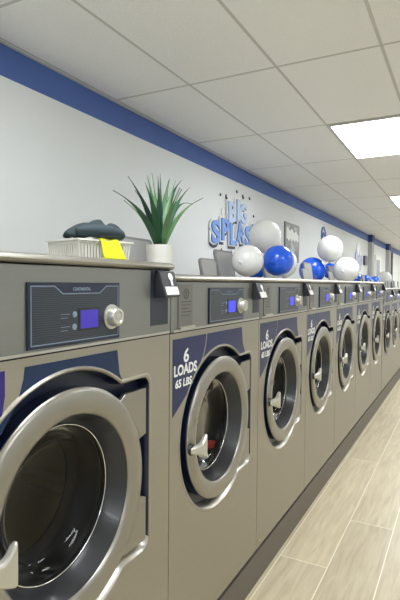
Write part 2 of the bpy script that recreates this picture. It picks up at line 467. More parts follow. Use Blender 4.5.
    for a_, b_ in zip(pp, pp[1:]):
        d = Vector((b_[1] - a_[1], b_[2] - a_[2])); d.normalize(); nrm = Vector((-d.y, d.x)) * 0.0014; e = d * 0.0012
        q = [(a_[1] - e.x + nrm.x, a_[2] - e.y + nrm.y), (a_[1] - e.x - nrm.x, a_[2] - e.y - nrm.y), (b_[1] + e.x - nrm.x, b_[2] + e.y - nrm.y), (b_[1] + e.x + nrm.x, b_[2] + e.y + nrm.y)]
        prism(bm, q, 0.0108, 0.0114)
    obj('outline', bm, LINE, cp)
    bb = text_bm('CONTINENTAL', 0.0125, uh, z1 - 0.022, 0.0102, depth=0.0006, align='CENTER', bold=0.0003, width=0.072); obj('badge', bb, LINE, cp)
    bm = bmesh.new(); box(bm, 0.0108, 0.0122, u0 + 0.180, u0 + 0.268, z0 + 0.035, z0 + 0.098); sc = obj('display', bm, BLACK, cp)
    bm = bmesh.new(); box(bm, 0.0122, 0.0130, u0 + 0.187, u0 + 0.262, z0 + 0.041, z0 + 0.092); obj('lit_screen', bm, screen, sc)
    for dz in (0.082, 0.048):
        bm = bmesh.new(); lathe(bm, [(0.0108, 0.0085), (0.0125, 0.0085), (0.0135, 0.006), (0.0135, 0)], u0 + 0.164, z0 + dz, 16); obj('button', bm, LINE, cp, smooth=True)
    bm = bmesh.new()
    for dz in (0.082, 0.048):
        for j, ln_ in enumerate((0.034, 0.026)):
            box(bm, 0.0108, 0.0112, u0 + 0.112, u0 + 0.112 + ln_, z0 + dz - 0.002 - j * 0.010 + 0.003, z0 + dz - 0.0005 - j * 0.010 + 0.003)
    obj('fine_print', bm, LINE, cp)
    bm = bmesh.new()
    lathe(bm, [(0.010, 0.037), (0.014, 0.037), (0.015, 0.029), (0.034, 0.0275), (0.039, 0.025), (0.040, 0.019), (0.037, 0.017), (0.037, 0.010), (0.039, 0.008), (0.039, 0)], u0 + 0.325, z0 + 0.067, 36)
    obj('knob', bm, HANDLE, cp, smooth=True, angle=30)
    # notice plate with its ledge, left of the panel
    if u0 > 0.2:
        bm = bmesh.new(); box(bm, 0.004, 0.007, 0.048, 0.158, seam + 0.018, top - 0.040); np_ = obj('notice_plate', bm, PLATE, r)
        bm = bmesh.new(); box(bm, 0.007, 0.020, 0.046, 0.160, seam + 0.016, seam + 0.024); obj('plate_ledge', bm, LIP, np_)
        bm = bmesh.new(); zc2 = top - 0.075
        prism(bm, arc(0.106, zc2, 0.020, 0, 348, 29), 0.007, 0.0076, holes=[arc(0.106, zc2, 0.0165, 0, 348, 29)])
        box(bm, 0.007, 0.0076, 0.1035, 0.1085, zc2 - 0.012, zc2 + 0.012)
        for j in range(5):
            z_ = zc2 - 0.030 - j * 0.013; box(bm, 0.007, 0.0076, 0.070 + (j % 2) * 0.006, 0.148 - (j % 3) * 0.010, z_ - 0.0016, z_ + 0.0008)
        obj('etched_print', bm, INK, np_)
    # dark slot and the slanted card reader, right of the panel
    e = W - (0.014 if not big else 0.020); s0 = e - (0.082 if not big else 0.110)
    bm = bmesh.new(); box(bm, 0.0, 0.0055, s0, e, seam + 0.040, top - 0.028); obj('reader_bay', bm, RECESS, r)
    c1 = W - 0.010; c0 = c1 - 0.098; zt = top - 0.030; zb = top - 0.122 if big else top - 0.112
    side = [(0.0055, zt), (0.024, zt - 0.002), (0.046, zb + 0.020), (0.053, zb + 0.004), (0.050, zb), (0.0055, zb - 0.004)]
    bm = bmesh.new(); P0 = [bm.verts.new((x, c0, z)) for x, z in side]; P1 = [bm.verts.new((x, c1, z)) for x, z in side]
    for i in range(len(side)):
        j = (i + 1) % len(side); bm.faces.new((P0[i], P0[j], P1[j], P1[i]))
    bm.faces.new(P0[::-1]); bm.faces.new(P1); bmesh.ops.recalc_face_normals(bm, faces=bm.faces[:])
    rd = obj('card_reader', bm, READER, r, bevel=0.003)
    def slant(bm):        # lay flat (y, z) shapes, drawn at x about 0, on the slanted face
        za, zb_ = zt - 0.002, zb + 0.020; 
        for v in bm.verts:
            f = (za - v.co.z) / (za - zb_); v.co.x = 0.0245 + 0.022 * f + v.co.x
        return bm
    bm = bmesh.new(); box(bm, 0.0, 0.0015, c0 + 0.010, c1 - 0.006, zb + 0.008, zb + 0.036); slant(bm); obj('label', bm, WHITE, rd)
    bm = bmesh.new(); cm = (c0 + c1) / 2 + 0.012
    prism(bm, arc(cm, zt - 0.022, 0.0135, 0, 340, 17), 0, 0.0015); prism(bm, rect(cm - 0.006, zt - 0.052, cm + 0.006, zt - 0.033), 0, 0.0015); slant(bm)
    obj('key_symbol', bm, WHITE, rd)
    # door: steel ring with its hinge cover, plastic bezel, glass bowl, drum behind
    R, ri = 0.309 * s, 0.237 * s
    bm = bmesh.new()
    lathe(bm, [(-0.002, R - 0.002), (0.004, R), (0.010, R - 0.003), (0.014, R - 0.012), (0.016, (R + ri) / 2), (0.014, ri + 0.012), (0.010, ri + 0.003), (0.004, ri), (-0.002, ri)], uc, zc, 96, closed=True)
    dr = obj('door', bm, DOOR if not dark else BLACK, r, smooth=True, angle=40)
    # hinge cover plate
    hb = arc(uc, zc, R - 0.012, 50, 18, 8)
    hc_ = arc(uc, zc, R - 0.012, -16, -50, 8)
    tr = uc + 0.333 * s
    up_ = hb + [(tr, zc + 0.105 * s), (tr, zc + 0.250 * s), (uc + 0.225 * s, zc + 0.250 * s)]
    dn_ = hc_ + [(uc + 0.225 * s, zc - 0.238 * s), (tr, zc - 0.238 * s), (tr, zc - 0.100 * s)]
    for pl_ in (up_, dn_):
        bm = bmesh.new(); prism(bm, pl_[::-1], -0.012, 0.006); obj('hinge_cover', bm, DOOR if not dark else BLACK, dr, bevel=0.002)
    bm = bmesh.new(); lathe(bm, [(-0.042, R - 0.004), (-0.002, R - 0.004), (-0.002, ri - 0.001), (-0.042, ri - 0.001)], uc, zc, 72, closed=True)
    obj('door_edge', bm, NAVY_W if not dark else BLACK, dr, smooth=True, angle=40)
    bm = bmesh.new()
    lathe(bm, [(0.004, ri), (0.000, ri - 0.004), (-0.040, ri - 0.020), (-0.055, ri - 0.034), (-0.070, ri - 0.036), (-0.070, ri + 0.0)], uc, zc, 72)
    obj('bezel', bm, BEZEL, dr, smooth=True, angle=40)
    bm = bmesh.new()
    prof = [(-0.0555 + 0.0024 * math.sin(a * PI / 4), ri - 0.037 + 0.0024 * math.cos(a * PI / 4)) for a in range(8)]
    lathe(bm, prof, uc, zc, 72, closed=True); obj('chrome_ring', bm, CHROME, dr, smooth=True, angle=80)
    bm = bmesh.new()
    rg = ri - 0.038
    lathe(bm, [(-0.060, rg), (-0.068, rg - 0.022), (-0.086, rg - 0.038), (-0.100, rg - 0.052), (-0.109, rg - 0.085), (-0.113, 0)], uc, zc, 72)
    obj('glass_bowl', bm, GLASS, dr, smooth=True, angle=60)
    bm = bmesh.new()
    ro = 0.275 * s
    lathe(bm, [(-0.073, rg + 0.040), (-0.075, rg + 0.004), (-0.110, rg + 0.022), (-0.195, rg + 0.022), (-0.200, rg - 0.020), (-0.206, rg - 0.020), (-0.206, rg + 0.040)], uc, zc, 64, closed=True)
    obj('rubber_boot', bm, BLACK, r, smooth=True)
    bm = bmesh.new()
    lathe(bm, [(-0.208, rg - 0.018), (-0.214, ro), (-0.56, ro), (-0.58, ro * 0.9), (-0.59, 0), (-0.60, 0), (-0.60, ro + 0.01), (-0.209, ro + 0.01)], uc, zc, 64)
    dm = obj('drum', bm, DRUM, r, smooth=True, angle=40)
    for i in range(3):
        a_ = math.radians(100 + 120 * i); bm = bmesh.new()
        c_ = (uc + math.cos(a_) * (ro - 0.028), zc + math.sin(a_) * (ro - 0.028)); tdir = Vector((-math.sin(a_), math.cos(a_))); nd = Vector((math.cos(a_), math.sin(a_)))
        pl = [Vector(c_) + tdir * sx * wd + nd * h for sx, wd, h in ((-1, 0.035, 0.027), (1, 0.035, 0.027), (1, 0.014, -0.028), (-1, 0.014, -0.028))]
        prism(bm, [tuple(p) for p in pl], -0.56, -0.23); obj('lifter', bm, DRUM, dm, bevel=0.006)
    # handle: curved alloy paddle hooking over the ring's left side
    hy, hz = uc - (0.225 if not big else 0.218) * s, zc - (0.022 if not big else 0.036)
    bm = bmesh.new()
    rows = [  # (y, z_low, z_high, x_back, x_front)
        (-0.088, -0.010, 0.012, 0.018, 0.030), (-0.070, -0.016, 0.016, 0.020, 0.040), (-0.052, -0.022, 0.018, 0.028, 0.050),
        (-0.036, -0.030, 0.022, 0.034, 0.055), (-0.022, -0.036, 0.032, 0.038, 0.058), (-0.010, -0.040, 0.048, 0.040, 0.058), (0.0, -0.040, 0.054, 0.042, 0.056)]
    prev = None
    for (dy, za, zb_, xa, xb) in rows:
        xa -= 0.004
        dy *= s; za *= s * s; zb_ *= s * s
        cur = [bm.verts.new((xa, hy + dy, hz + za)), bm.verts.new((xb, hy + dy, hz + za)), bm.verts.new((xb, hy + dy, hz + zb_)), bm.verts.new((xa, hy + dy, hz + zb_))]
        if prev:
            for i in range(4): bm.faces.new((prev[i], prev[(i + 1) % 4], cur[(i + 1) % 4], cur[i]))
        else: bm.faces.new(cur[::-1])
        prev = cur
    bm.faces.new(prev); bmesh.ops.recalc_face_normals(bm, faces=bm.faces[:])
    obj('handle', bm, HANDLE, dr, bevel=0.007, seg=3, smooth=True, angle=60)
    bm = bmesh.new(); lathe(bm, [(0.018, 0.024), (0.026, 0.022), (0.028, 0.012), (0.028, 0)], hy - 0.072, hz + 0.003, 24)
    obj('handle_base', bm, BLACK, dr, smooth=True)
    # embossed round mark above the handle
    bm = bmesh.new(); ey, ez = uc - 0.262 * s, zc + 0.085 * s
    prism(bm, arc(ey, ez, 0.017, 0, 345, 23), 0.0205, 0.0225, holes=[arc(ey, ez, 0.0145, 0, 345, 23)])
    box(bm, 0.0205, 0.0225, ey - 0.006, ey - 0.002, ez - 0.008, ez + 0.008); box(bm, 0.0205, 0.0225, ey + 0.001, ey + 0.006, ez - 0.001, ez + 0.006)
    obj('embossed_mark', bm, DOOR, dr)
    # soap hopper lids standing open on top
    def lid(nm, ya, yb, x, h, lean):
        bm = bmesh.new(); rc = 0.022
        ol = [(ya + 0.006, 0), (yb - 0.006, 0)] + [(y, z) for y, z in arc(yb - rc, h - rc, rc, 0, 90, 5)] + arc(ya + rc, h - rc, rc, 90, 180, 5)
        prism(bm, ol, -0.006, 0.006)
        for v in bm.verts:
            X_, Z_ = v.co.x, v.co.z; v.co = (x + X_ * math.cos(lean) - Z_ * math.sin(lean), v.co.y, top - 0.030 + Z_ * math.cos(lean) + X_ * math.sin(lean))
        L = obj(nm, bm, GREYP, r, bevel=0.003)
        bm = bmesh.new(); tube(bm, [(x, ya + 0.02, top - 0.028), (x, yb - 0.02, top - 0.028)], 0.007, 10); obj('hinge', bm, GREYP, L, smooth=True)
        # paler recessed inner face
        bm = bmesh.new(); prism(bm, [((p[0] - (ya + yb) / 2) * 0.86 + (ya + yb) / 2, (p[1] - h / 2) * 0.88 + h / 2) for p in ol], 0.006, 0.0075)
        for v in bm.verts:
            X_, Z_ = v.co.x, v.co.z; v.co = (x + X_ * math.cos(lean) - Z_ * math.sin(lean), v.co.y, top - 0.030 + Z_ * math.cos(lean) + X_ * math.sin(lean))
        obj('inner_face', bm, mat('lid_inner', (150, 150, 148), 0.5), L)
    return r, lid

W0 = 0.8942; WB = W0 - 0.005; Y2 = 1.550
GRP = 'front-load washing machines in the long row'
# the big first machine
big, lid = washer('front_load_washer', 1.0, 1.681, 1.420, 0.487, 0.985, 1.07, 0.323, big=True, screen=SCREEN, lettering=False)
big.location = (0, Y2 - 1.004, 0)
tag(big, 'largest nearest stainless washer, its big round door cut by the left edge', 'washing machine', GRP)
# the six machines that follow
mid, lid = washer('front_load_washer', WB, 1.642, 1.419, 0.430, 0.975, 1.0, 0.297)
lid('soap_lid', 0.12, 0.37, -0.30, 0.195, 0.17); lid('soap_lid', 0.665, 0.850, -0.22, 0.126, 0.17)
low, lid = washer('front_load_washer', WB, 1.560, 1.345, 0.440, 0.930, 0.86, 0.297)
lid('soap_lid', 0.10, 0.32, -0.30, 0.16, 0.15); lid('soap_lid', 0.60, 0.70, -0.28, 0.15, 0.15)
lowd, lid = washer('front_load_washer', WB, 1.560, 1.345, 0.440, 0.930, 0.92, 0.297, dark=True)
lid('soap_lid', 0.10, 0.32, -0.30, 0.16, 0.15); lid('soap_lid', 0.60, 0.70, -0.28, 0.15, 0.15)
index_kids()
mlabels = ['second stainless washer in the row, with red and white laundry behind its round glass',
           'third stainless washer in the row, under the blue and white balloon cluster',
           'fourth stainless washer in the row, just past the first balloon cluster',
           'fifth stainless washer in the row, narrow in view, below the high white balloon',
           'sixth stainless washer in the row, below the low white balloon',
           'seventh stainless washer, last of the taller ones in the row']
for i, lb in enumerate(mlabels):
    o = mid if i == 0 else copy_tree(mid)
    o.location = (0, Y2 + i * W0, 0); tag(o, lb, 'washing machine', GRP)
YL = Y2 + 6 * W0 + 0.03
lowd.location = (0, YL, 0); tag(lowd, 'lower washer with a black door ring, next after the taller machines', 'washing machine', GRP)
ll = ['lower stainless washer directly beyond the black-doored one', 'lower stainless washer at the right edge of the picture, tenth in the row',
      'lower stainless washer eleventh in the row, hidden past the picture edge', 'lower stainless washer twelfth in the row, hidden past the picture edge',]
for i, lb in enumerate(ll):
    o = low if i == 0 else copy_tree(low)
    o.location = (0, YL + (i + 1) * W0, 0); tag(o, lb, 'washing machine', GRP)

# laundry lying in the second machine's drum
def blob(bm, c, r, seed, amp=0.25, sub=4):
    rnd = random.Random(seed)
    res = bmesh.ops.create_icosphere(bm, subdivisions=sub, radius=1)
    ks = [(Vector((rnd.uniform(-1, 1), rnd.uniform(-1, 1), rnd.uniform(-1, 1))) * 3.2, rnd.uniform(0, 6)) for _ in range(6)]
    for v in res['verts']:
        d = v.co.normalized(); a = sum(math.sin(k.dot(d) * 1.6 + p) for k, p in ks) / 6
        v.co = Vector(c) + Vector((d.x * r[0], d.y * r[1], d.z * r[2])) * (1 + amp * a)
bm = bmesh.new(); blob(bm, (-0.108, Y2 + 0.550, 0.836), (0.017, 0.032, 0.020), 3, 0.35)
tag(obj('laundry', bm, mat('red_cloth', (176, 40, 40), 0.8, noise=(14, 0.2)), smooth=True, angle=180), 'red garment lying in the drum of the second washer', 'laundry', 'clothes in the drum')
bm = bmesh.new(); blob(bm, (-0.106, Y2 + 0.470, 0.806), (0.017, 0.036, 0.020), 5, 0.4)
tag(obj('laundry', bm, mat('white_cloth', (226, 222, 216), 0.8, noise=(14, 0.1)), smooth=True, angle=180), 'white garment crumpled in front of the red one in the second washer', 'laundry', 'clothes in the drum')

# ------------------------------------------------------------------ things on the first machine
BT = 1.647
# small slotted basket
bk = empty('laundry_basket', (0.0, 0.0, 0.0))
tag(bk, 'small white slotted plastic basket on top of the nearest washer', 'basket')
cx, cy = -0.162, 1.297; ang = math.radians(-14); bw, bd, bh = 0.190, 0.160, 0.094
def BL(x, y, z):
    return (cx + x * math.cos(ang) - y * math.sin(ang), cy + x * math.sin(ang) + y * math.cos(ang), z)
def lbox(bm, x0, x1, y0, y1, z0, z1, fl=0.0):
    vs = []
    for z in (z0, z1):
        k = 1 + fl * (z - BT) / bh
        for (x, y) in ((x0, y0), (x1, y0), (x1, y1), (x0, y1)): vs.append(bm.verts.new(BL(x * k, y * k, z)))
    for f in ((3, 2, 1, 0), (4, 5, 6, 7), (0, 1, 5, 4), (1, 2, 6, 5), (2, 3, 7, 6), (3, 0, 4, 7)): bm.faces.new([vs[i] for i in f])
WP = mat('white_plastic', (232, 230, 222), 0.4)
bm = bmesh.new(); hx, hy_ = bd / 2, bw / 2
lbox(bm, -hx, hx, -hy_, hy_, BT + 0.001, BT + 0.005)
FL = 0.10; zb0, zb1 = BT + 0.001, BT + bh
for (a, b_) in ((zb0, zb0 + 0.016), (zb1 - 0.014, zb1)):
    lbox(bm, hx - 0.004, hx, -hy_, hy_, a, b_, FL); lbox(bm, -hx, -hx + 0.004, -hy_, hy_, a, b_, FL)
    lbox(bm, -hx, hx, -hy_, -hy_ + 0.004, a, b_, FL); lbox(bm, -hx, hx, hy_ - 0.004, hy_, a, b_, FL)
n = 17
for i in range(n + 1):
    y = -hy_ + 0.002 + (bw - 0.006) * i / n
    for x in (hx - 0.004, -hx): lbox(bm, x, x + 0.004, y - 0.0022, y + 0.0042, zb0, zb1, FL)
n = 14
for i in range(n + 1):
    x = -hx + 0.002 + (bd - 0.006) * i / n
    for y in (-hy_, hy_ - 0.004): lbox(bm, x - 0.0022, x + 0.0042, y, y + 0.004, zb0, zb1, FL)
bmesh.ops.recalc_face_normals(bm, faces=bm.faces[:])
obj('basket_body', bm, WP, bk)
bm = bmesh.new()
for (x0, x1, y0, y1) in ((hx * 1.1 - 0.002, hx * 1.1 + 0.007, -hy_ * 1.1 - 0.007, hy_ * 1.1 + 0.007), (-hx * 1.1 - 0.007, -hx * 1.1 + 0.002, -hy_ * 1.1 - 0.007, hy_ * 1.1 + 0.007),
                         (-hx * 1.1, hx * 1.1, -hy_ * 1.1 - 0.007, -hy_ * 1.1 + 0.002), (-hx * 1.1, hx * 1.1, hy_ * 1.1 - 0.002, hy_ * 1.1 + 0.007)):
    lbox(bm, x0, x1, y0, y1, zb1 - 0.002, zb1 + 0.003)
bmesh.ops.recalc_face_normals(bm, faces=bm.faces[:])
obj('rim', bm, WP, bk)
# things in the basket
bm = bmesh.new(); blob(bm, BL(0.0, 0.0, BT + 0.062), (0.060, 0.075, 0.032), 11, 0.2)
tag(obj('folded_cloth', bm, mat('white_towel', (222, 220, 212), 0.85, noise=(20, 0.06)), smooth=True, angle=180), 'white cloth bunched in the plastic basket beneath the dark hat', 'cloth')
bm = bmesh.new(); blob(bm, BL(0.035, 0.050, BT + 0.104), (0.028, 0.042, 0.014), 14, 0.2)
tag(obj('folded_cloth', bm, mat('pale_towel', (210, 206, 200), 0.85), smooth=True, angle=180), 'small pale folded cloth on the right side of the basket beside the yellow one', 'cloth')
# dark soft cap, two lobes
bm = bmesh.new()
res = bmesh.ops.create_icosphere(bm, subdivisions=5, radius=1)
for v in res['verts']:
    d = v.co.copy(); x, y, z = d
    R_ = Vector((x * 0.070, y * 0.110, z * (0.031 if z > 0 else 0.016)))
    R_.z += 0.010 * math.sin(y * 3.0 + 0.9) + 0.004 * math.sin(x * 7 + y * 5) - 0.012 * max(0, -y - 0.5)
    crease = math.exp(-((y - 0.42 + x * 0.5) / 0.10) ** 2); R_.z -= 0.013 * crease * max(z, 0)
    v.co = Vector(BL(R_.x + 0.02, R_.y + 0.003, BT + 0.126 + R_.z))
hat = obj('soft_cap', bm, mat('slate_wool', (44, 56, 60), 0.9, noise=(40, 0.15), bump=(180, 0.5)), smooth=True, angle=180)
tag(hat, 'dark slate soft cap lying on top of the white basket', 'hat')
bm = bmesh.new(); pts = []
for i in range(15):
    t_ = i / 14; a_ = PI * (0.95 - 1.05 * t_)
    pts.append(BL(0.072 + 0.012 * math.sin(a_), -0.015 + 0.090 * math.cos(a_) , BT + 0.116 + 0.008 * math.sin(a_ * 1)))
tube(bm, pts, [0.010 + 0.012 * math.sin(PI * i / 14) for i in range(15)], 12)
obj('cap_band', bm, mat('slate_band', (48, 62, 68), 0.85, noise=(40, 0.12)), hat, smooth=True, angle=180)
# yellow duster over the basket's front edge
bm = bmesh.new(); g = []
for i in range(13):
    t_ = i / 12
    row = []
    for j in range(9):
        s_ = j / 8
        if t_ < 0.35: x = 0.035 + 0.062 * t_ / 0.35; z = zb1 + 0.006 + 0.003 * math.sin(s_ * 9)
        else: x = 0.097 + 0.010 * (t_ - 0.35) + 0.003 * math.sin(s_ * 8 + t_ * 4); z = zb1 + 0.006 - 0.066 * (t_ - 0.35) / 0.65
        y = -0.036 + 0.065 * s_ + 0.040 * t_ * (0.5 + s_ * 0.7)
        if z < BT + 0.004: z = BT + 0.004
        row.append(bm.verts.new(BL(x, y, z)))
    g.append(row)
for i in range(12):
    for j in range(8): bm.faces.new((g[i][j], g[i][j + 1], g[i + 1][j + 1], g[i + 1][j]))
bmesh.ops.recalc_face_normals(bm, faces=bm.faces[:])
yc_ = obj('cleaning_cloth', bm, mat('yellow_cloth', (238, 240, 40), 0.75, noise=(30, 0.05)), smooth=True, angle=180)
sm = yc_.modifiers.new('thickness', 'SOLIDIFY'); sm.thickness = 0.002
tag(yc_, 'bright yellow cloth hanging over the front edge of the basket', 'cloth')

# ------------------------------------------------------------------ potted plant on the second machine
MT = 1.608
px, py = -0.19, 1.775
pp = empty('potted_plant', (px, py, MT))
tag(pp, 'spiky green aloe-like plant in a ribbed white pot between the basket and the wall sign', 'plant')
bm = bmesh.new(); prof = [(0.001, 0), (0.001, 0.050)]
for i in range(25):
    z = 0.006 + i * 0.0061; prof.append((z, 0.052 + 0.007 * i / 24 + (0.0012 if i % 2 else -0.0012)))
prof += [(0.158, 0.059), (0.159, 0.055), (0.130, 0.052), (0.130, 0)]
lathe(bm, prof, 0, 0, 48, axis='z'); obj('pot', bm, mat('ribbed_ceramic', (214, 212, 204), 0.5), pp, smooth=True, angle=60)
bm = bmesh.new(); lathe(bm, [(0.128, 0), (0.146, 0.0), (0.142, 0.03), (0.138, 0.051)], 0, 0, 32, axis='z'); obj('soil', bm, mat('soil', (60, 50, 40), 0.95, noise=(60, 0.3)), pp)
tips = [(-0.15, 1.406, 1.933), (-0.35, 1.737, 1.962), (-0.2, 1.562, 2.017), (-0.35, 1.911, 2.103), (-0.25, 1.802, 2.081), (-0.15, 1.695, 2.038), (-0.3, 2.031, 2.107), (-0.2, 1.92, 2.068),
        (-0.35, 2.23, 2.139), (-0.2, 2.048, 2.059), (-0.15, 2.085, 2.01), (-0.4, 2.44, 2.049), (-0.1, 1.531, 1.979), (-0.05, 1.70, 1.985), (-0.4, 1.887, 2.034), (-0.1, 1.80, 2.00), (-0.28, 1.99, 2.095), (-0.25, 1.87, 2.09)]
LEAF = [mat('leaf_green', (48, 92, 62), 0.45, noise=(10, 0.2), streak=(3, 3, 1)), mat('leaf_light', (78, 116, 72), 0.45, noise=(10, 0.2), streak=(3, 3, 1)), mat('leaf_dark', (32, 70, 52), 0.45, noise=(10, 0.2), streak=(3, 3, 1))]
for i, tp in enumerate(tips):
    T = Vector(tp) - Vector((px, py, MT)); base = Vector((T.x * 0.08, T.y * 0.05, 0.140))
    d = T - base; hor = Vector((d.x, d.y, 0)); L = d.length
    bm = bmesh.new(); N = 14; rows_ = []
    side = Vector((-d.y, d.x, 0)); side = side.normalized() if side.length > 0.03 else Vector((0, 1, 0))
    side = (side * 0.5 + Vector((0.0, 1, 0)) * (0.5 if side.y >= 0 else -0.5)).normalized() if i % 2 else side
    for k_ in range(N + 1):
        t_ = k_ / N
        p = base + d * t_ + Vector((0, 0, 1)) * (0.10 * hor.length * math.sin(PI * t_)) - hor * 0.10 * math.sin(PI * t_)
        wd = 0.0118 * (0.55 + 0.75 * math.sin(PI * min(1, t_ * 1.15 + 0.12))) * (1 - t_ ** 3) + 0.0006
        nrm = side.cross(d).normalized()
        rows_.append([bm.verts.new(p - side * wd), bm.verts.new(p - nrm * wd * 0.40 - nrm * 0.001), bm.verts.new(p + side * wd), bm.verts.new(p - nrm * wd * 0.40 + nrm * 0.003)])
    for A_, B_ in zip(rows_, rows_[1:]):
        for q_ in range(4): bm.faces.new((A_[q_], A_[(q_ + 1) % 4], B_[(q_ + 1) % 4], B_[q_]))
    bm.faces.new(rows_[0][::-1]); bm.faces.new(rows_[-1]); bmesh.ops.recalc_face_normals(bm, faces=bm.faces[:])
    obj('leaf', bm, LEAF[i % 3], pp, smooth=True, angle=80)

# ------------------------------------------------------------------ balloons
BW = mat('white_latex', (226, 226, 224), 0.22, noise=(3, 0.02), coat=0.2)
BB = mat('blue_latex', (22, 92, 226), 0.18, noise=(3, 0.03), coat=0.3)
def balloon(c, r, m, label, grp, tilt=0.0, squash=1.0):
    b = empty('balloon', c)
    bm = bmesh.new(); prof = [(-1.12 * r, 0.0), (-1.10 * r, 0.10 * r)]
    N = 20
    prof = []
    for i in range(N + 1):
        t_ = i / N; a_ = PI * t_; z = -math.cos(a_) * r; rr = math.sin(a_) * r
        if z < 0: z *= 1.06; rr *= 1 - 0.05 * (-math.cos(a_))
        prof.append((z * squash, max(rr, 0)))
    prof[0] = (prof[0][0], 0); prof[-1] = (prof[-1][0], 0)
    lathe(bm, prof, 0, 0, 40, axis='z')
    obj('balloon_skin', bm, m, b, smooth=True, angle=180)
    bm = bmesh.new(); zb_ = -1.05 * r * squash
    lathe(bm, [(zb_ + 0.004, 0.006), (zb_ - 0.006, 0.004), (zb_ - 0.010, 0.007), (zb_ - 0.018, 0.012), (zb_ - 0.017, 0.0)], 0, 0, 14, axis='z')
    obj('knot', bm, m, b, smooth=True, angle=180)
    b.rotation_euler = (tilt, tilt * 0.5, 0) if tilt else (math.radians(-84), 0, 0)
    return tag(b, label, 'balloon', grp)
G1, G2, G3 = 'balloons of the nearest cluster', 'balloons of the second cluster', 'small balloons far down the row'
balloon((-0.30, 3.31, 1.944), 0.113, BW, 'topmost white balloon of the nearest cluster, beside the splash wall sign', G1, 0.1)
balloon((-0.17, 2.690, 1.741), 0.092, BW, 'low white balloon left of the round blue one, next to the grey upright lid', G1)
balloon((-0.10, 3.028, 1.755), 0.0985, BB, 'round bright blue balloon in the front of the nearest cluster', G1)
balloon((-0.38, 3.92, 1.775), 0.124, BW, 'white balloon mostly hidden behind the bright blue one', G1)
balloon((-0.44, 3.50, 1.735), 0.090, BB, 'blue balloon mostly hidden, peeking out between the low white and bright blue ones', G1)
balloon((-0.485, 5.23, 1.753), 0.140, BB, 'large blue balloon behind the grey upright lids of the fourth washer', G2)
balloon((-0.30, 5.22, 1.982), 0.132, BW, 'high white balloon atop the second cluster', G2, 0.1)
balloon((-0.145, 5.28, 1.758), 0.134, BW, 'low wide white balloon right of the high white one', G2)
balloon((-0.43, 5.80, 1.762), 0.091, BB, 'small dark blue balloon wedged below the high white one', G2)
for (c, r, lb) in (((-0.46, 7.58, 1.673), 0.097, 'leftmost of the three small flattened blue balloons past the second cluster'),
                   ((-0.44, 8.22, 1.680), 0.080, 'middle one of the three small flattened blue balloons past the second cluster'),
                   ((-0.44, 9.12, 1.670), 0.086, 'rightmost of the three small flattened blue balloons past the second cluster')):
    balloon(c, r, BB, lb, G3)
balloon((-0.50, 10.7, 1.725), 0.150, BW, 'far white balloon at the right, above the lower washers', G3)

# ------------------------------------------------------------------ wall sign "BIG SPLASH"
XS = XW + 0.004
sg = empty('wall_sign', (XS, 5.1, 2.2)); tag(sg, 'bubbly blue and white BIG SPLASH lettering sign on the white wall', 'wall sign')
SB = mat('sign_blue', (104, 146, 214), 0.45, noise=(6, 0.12)); SL = mat('sign_pale_blue', (178, 198, 228), 0.45, noise=(4, 0.12)); SD = mat('sign_shadow', (40, 50, 72), 0.5)
def sign_word(txt, size, y, z, rot, face, ws):
    for i, ch in enumerate(txt):
        jit = 0.018 * (1 if i % 2 else -1)
        y_ = y + sum(ws[:i]) * math.cos(rot); z_ = z + sum(ws[:i]) * math.sin(rot) + jit
        wd = ws[i] * 0.86
        root = obj('letter', text_bm(ch, size, y_, z_, XS + 0.018, depth=0.014, bold=size * 0.035, rot=rot, width=wd), face, None)
        root.parent = sg; root.matrix_parent_inverse = Matrix.Translation(-sg.location)
        for nm, dx, b_, m_, dy, dz in (('outline', 0.008, 0.085, WHITE, 0, 0), ('shadow', 0.0, 0.08, SD, 0.014, -0.028)):
            o = obj(nm, text_bm(ch, size, y_ + dy - 0.006, z_ + dz, XS + dx, depth=0.008, bold=size * b_, rot=rot, width=wd * 1.08), m_, None)
            o.parent = root; o.matrix_parent_inverse = Matrix.Identity(4)
sign_word('BIG', 0.30, 4.83, 2.290, 0.06, SL, [0.21, 0.10, 0.22])
sign_word('SPLASH', 0.31, 4.44, 2.040, 0.03, SB, [0.22, 0.21, 0.19, 0.23, 0.21, 0.23])
rnd = random.Random(4)
for (y, z, r) in ((4.68, 2.53, 0.015), (4.83, 2.53, 0.026), (5.10, 2.63, 0.018), (5.28, 2.60, 0.026), (5.47, 2.61, 0.018), (4.74, 2.36, 0.040), (4.72, 1.96, 0.018), (4.85, 1.92, 0.034), (4.97, 1.95, 0.016), (5.18, 1.98, 0.014), (5.60, 2.42, 0.018)):
    bm = bmesh.new(); lathe(bm, [(XS, r), (XS + 0.006, r), (XS + 0.010, r * 0.6), (XS + 0.012, 0)], y, z, 16)
    o = obj('droplet', bm, WHITE if r > 0.028 else SD, None, smooth=True); o.parent = sg; o.matrix_parent_inverse = Matrix.Translation(-sg.location)
    if r > 0.014 and r <= 0.028:
        bm = bmesh.new(); lathe(bm, [(XS + 0.010, r * .6), (XS + 0.016, r * .5), (XS + 0.017, 0)], y - 0.004, z + 0.008, 12)
        o2 = obj('highlight', bm, WHITE, None, smooth=True); o2.parent = o

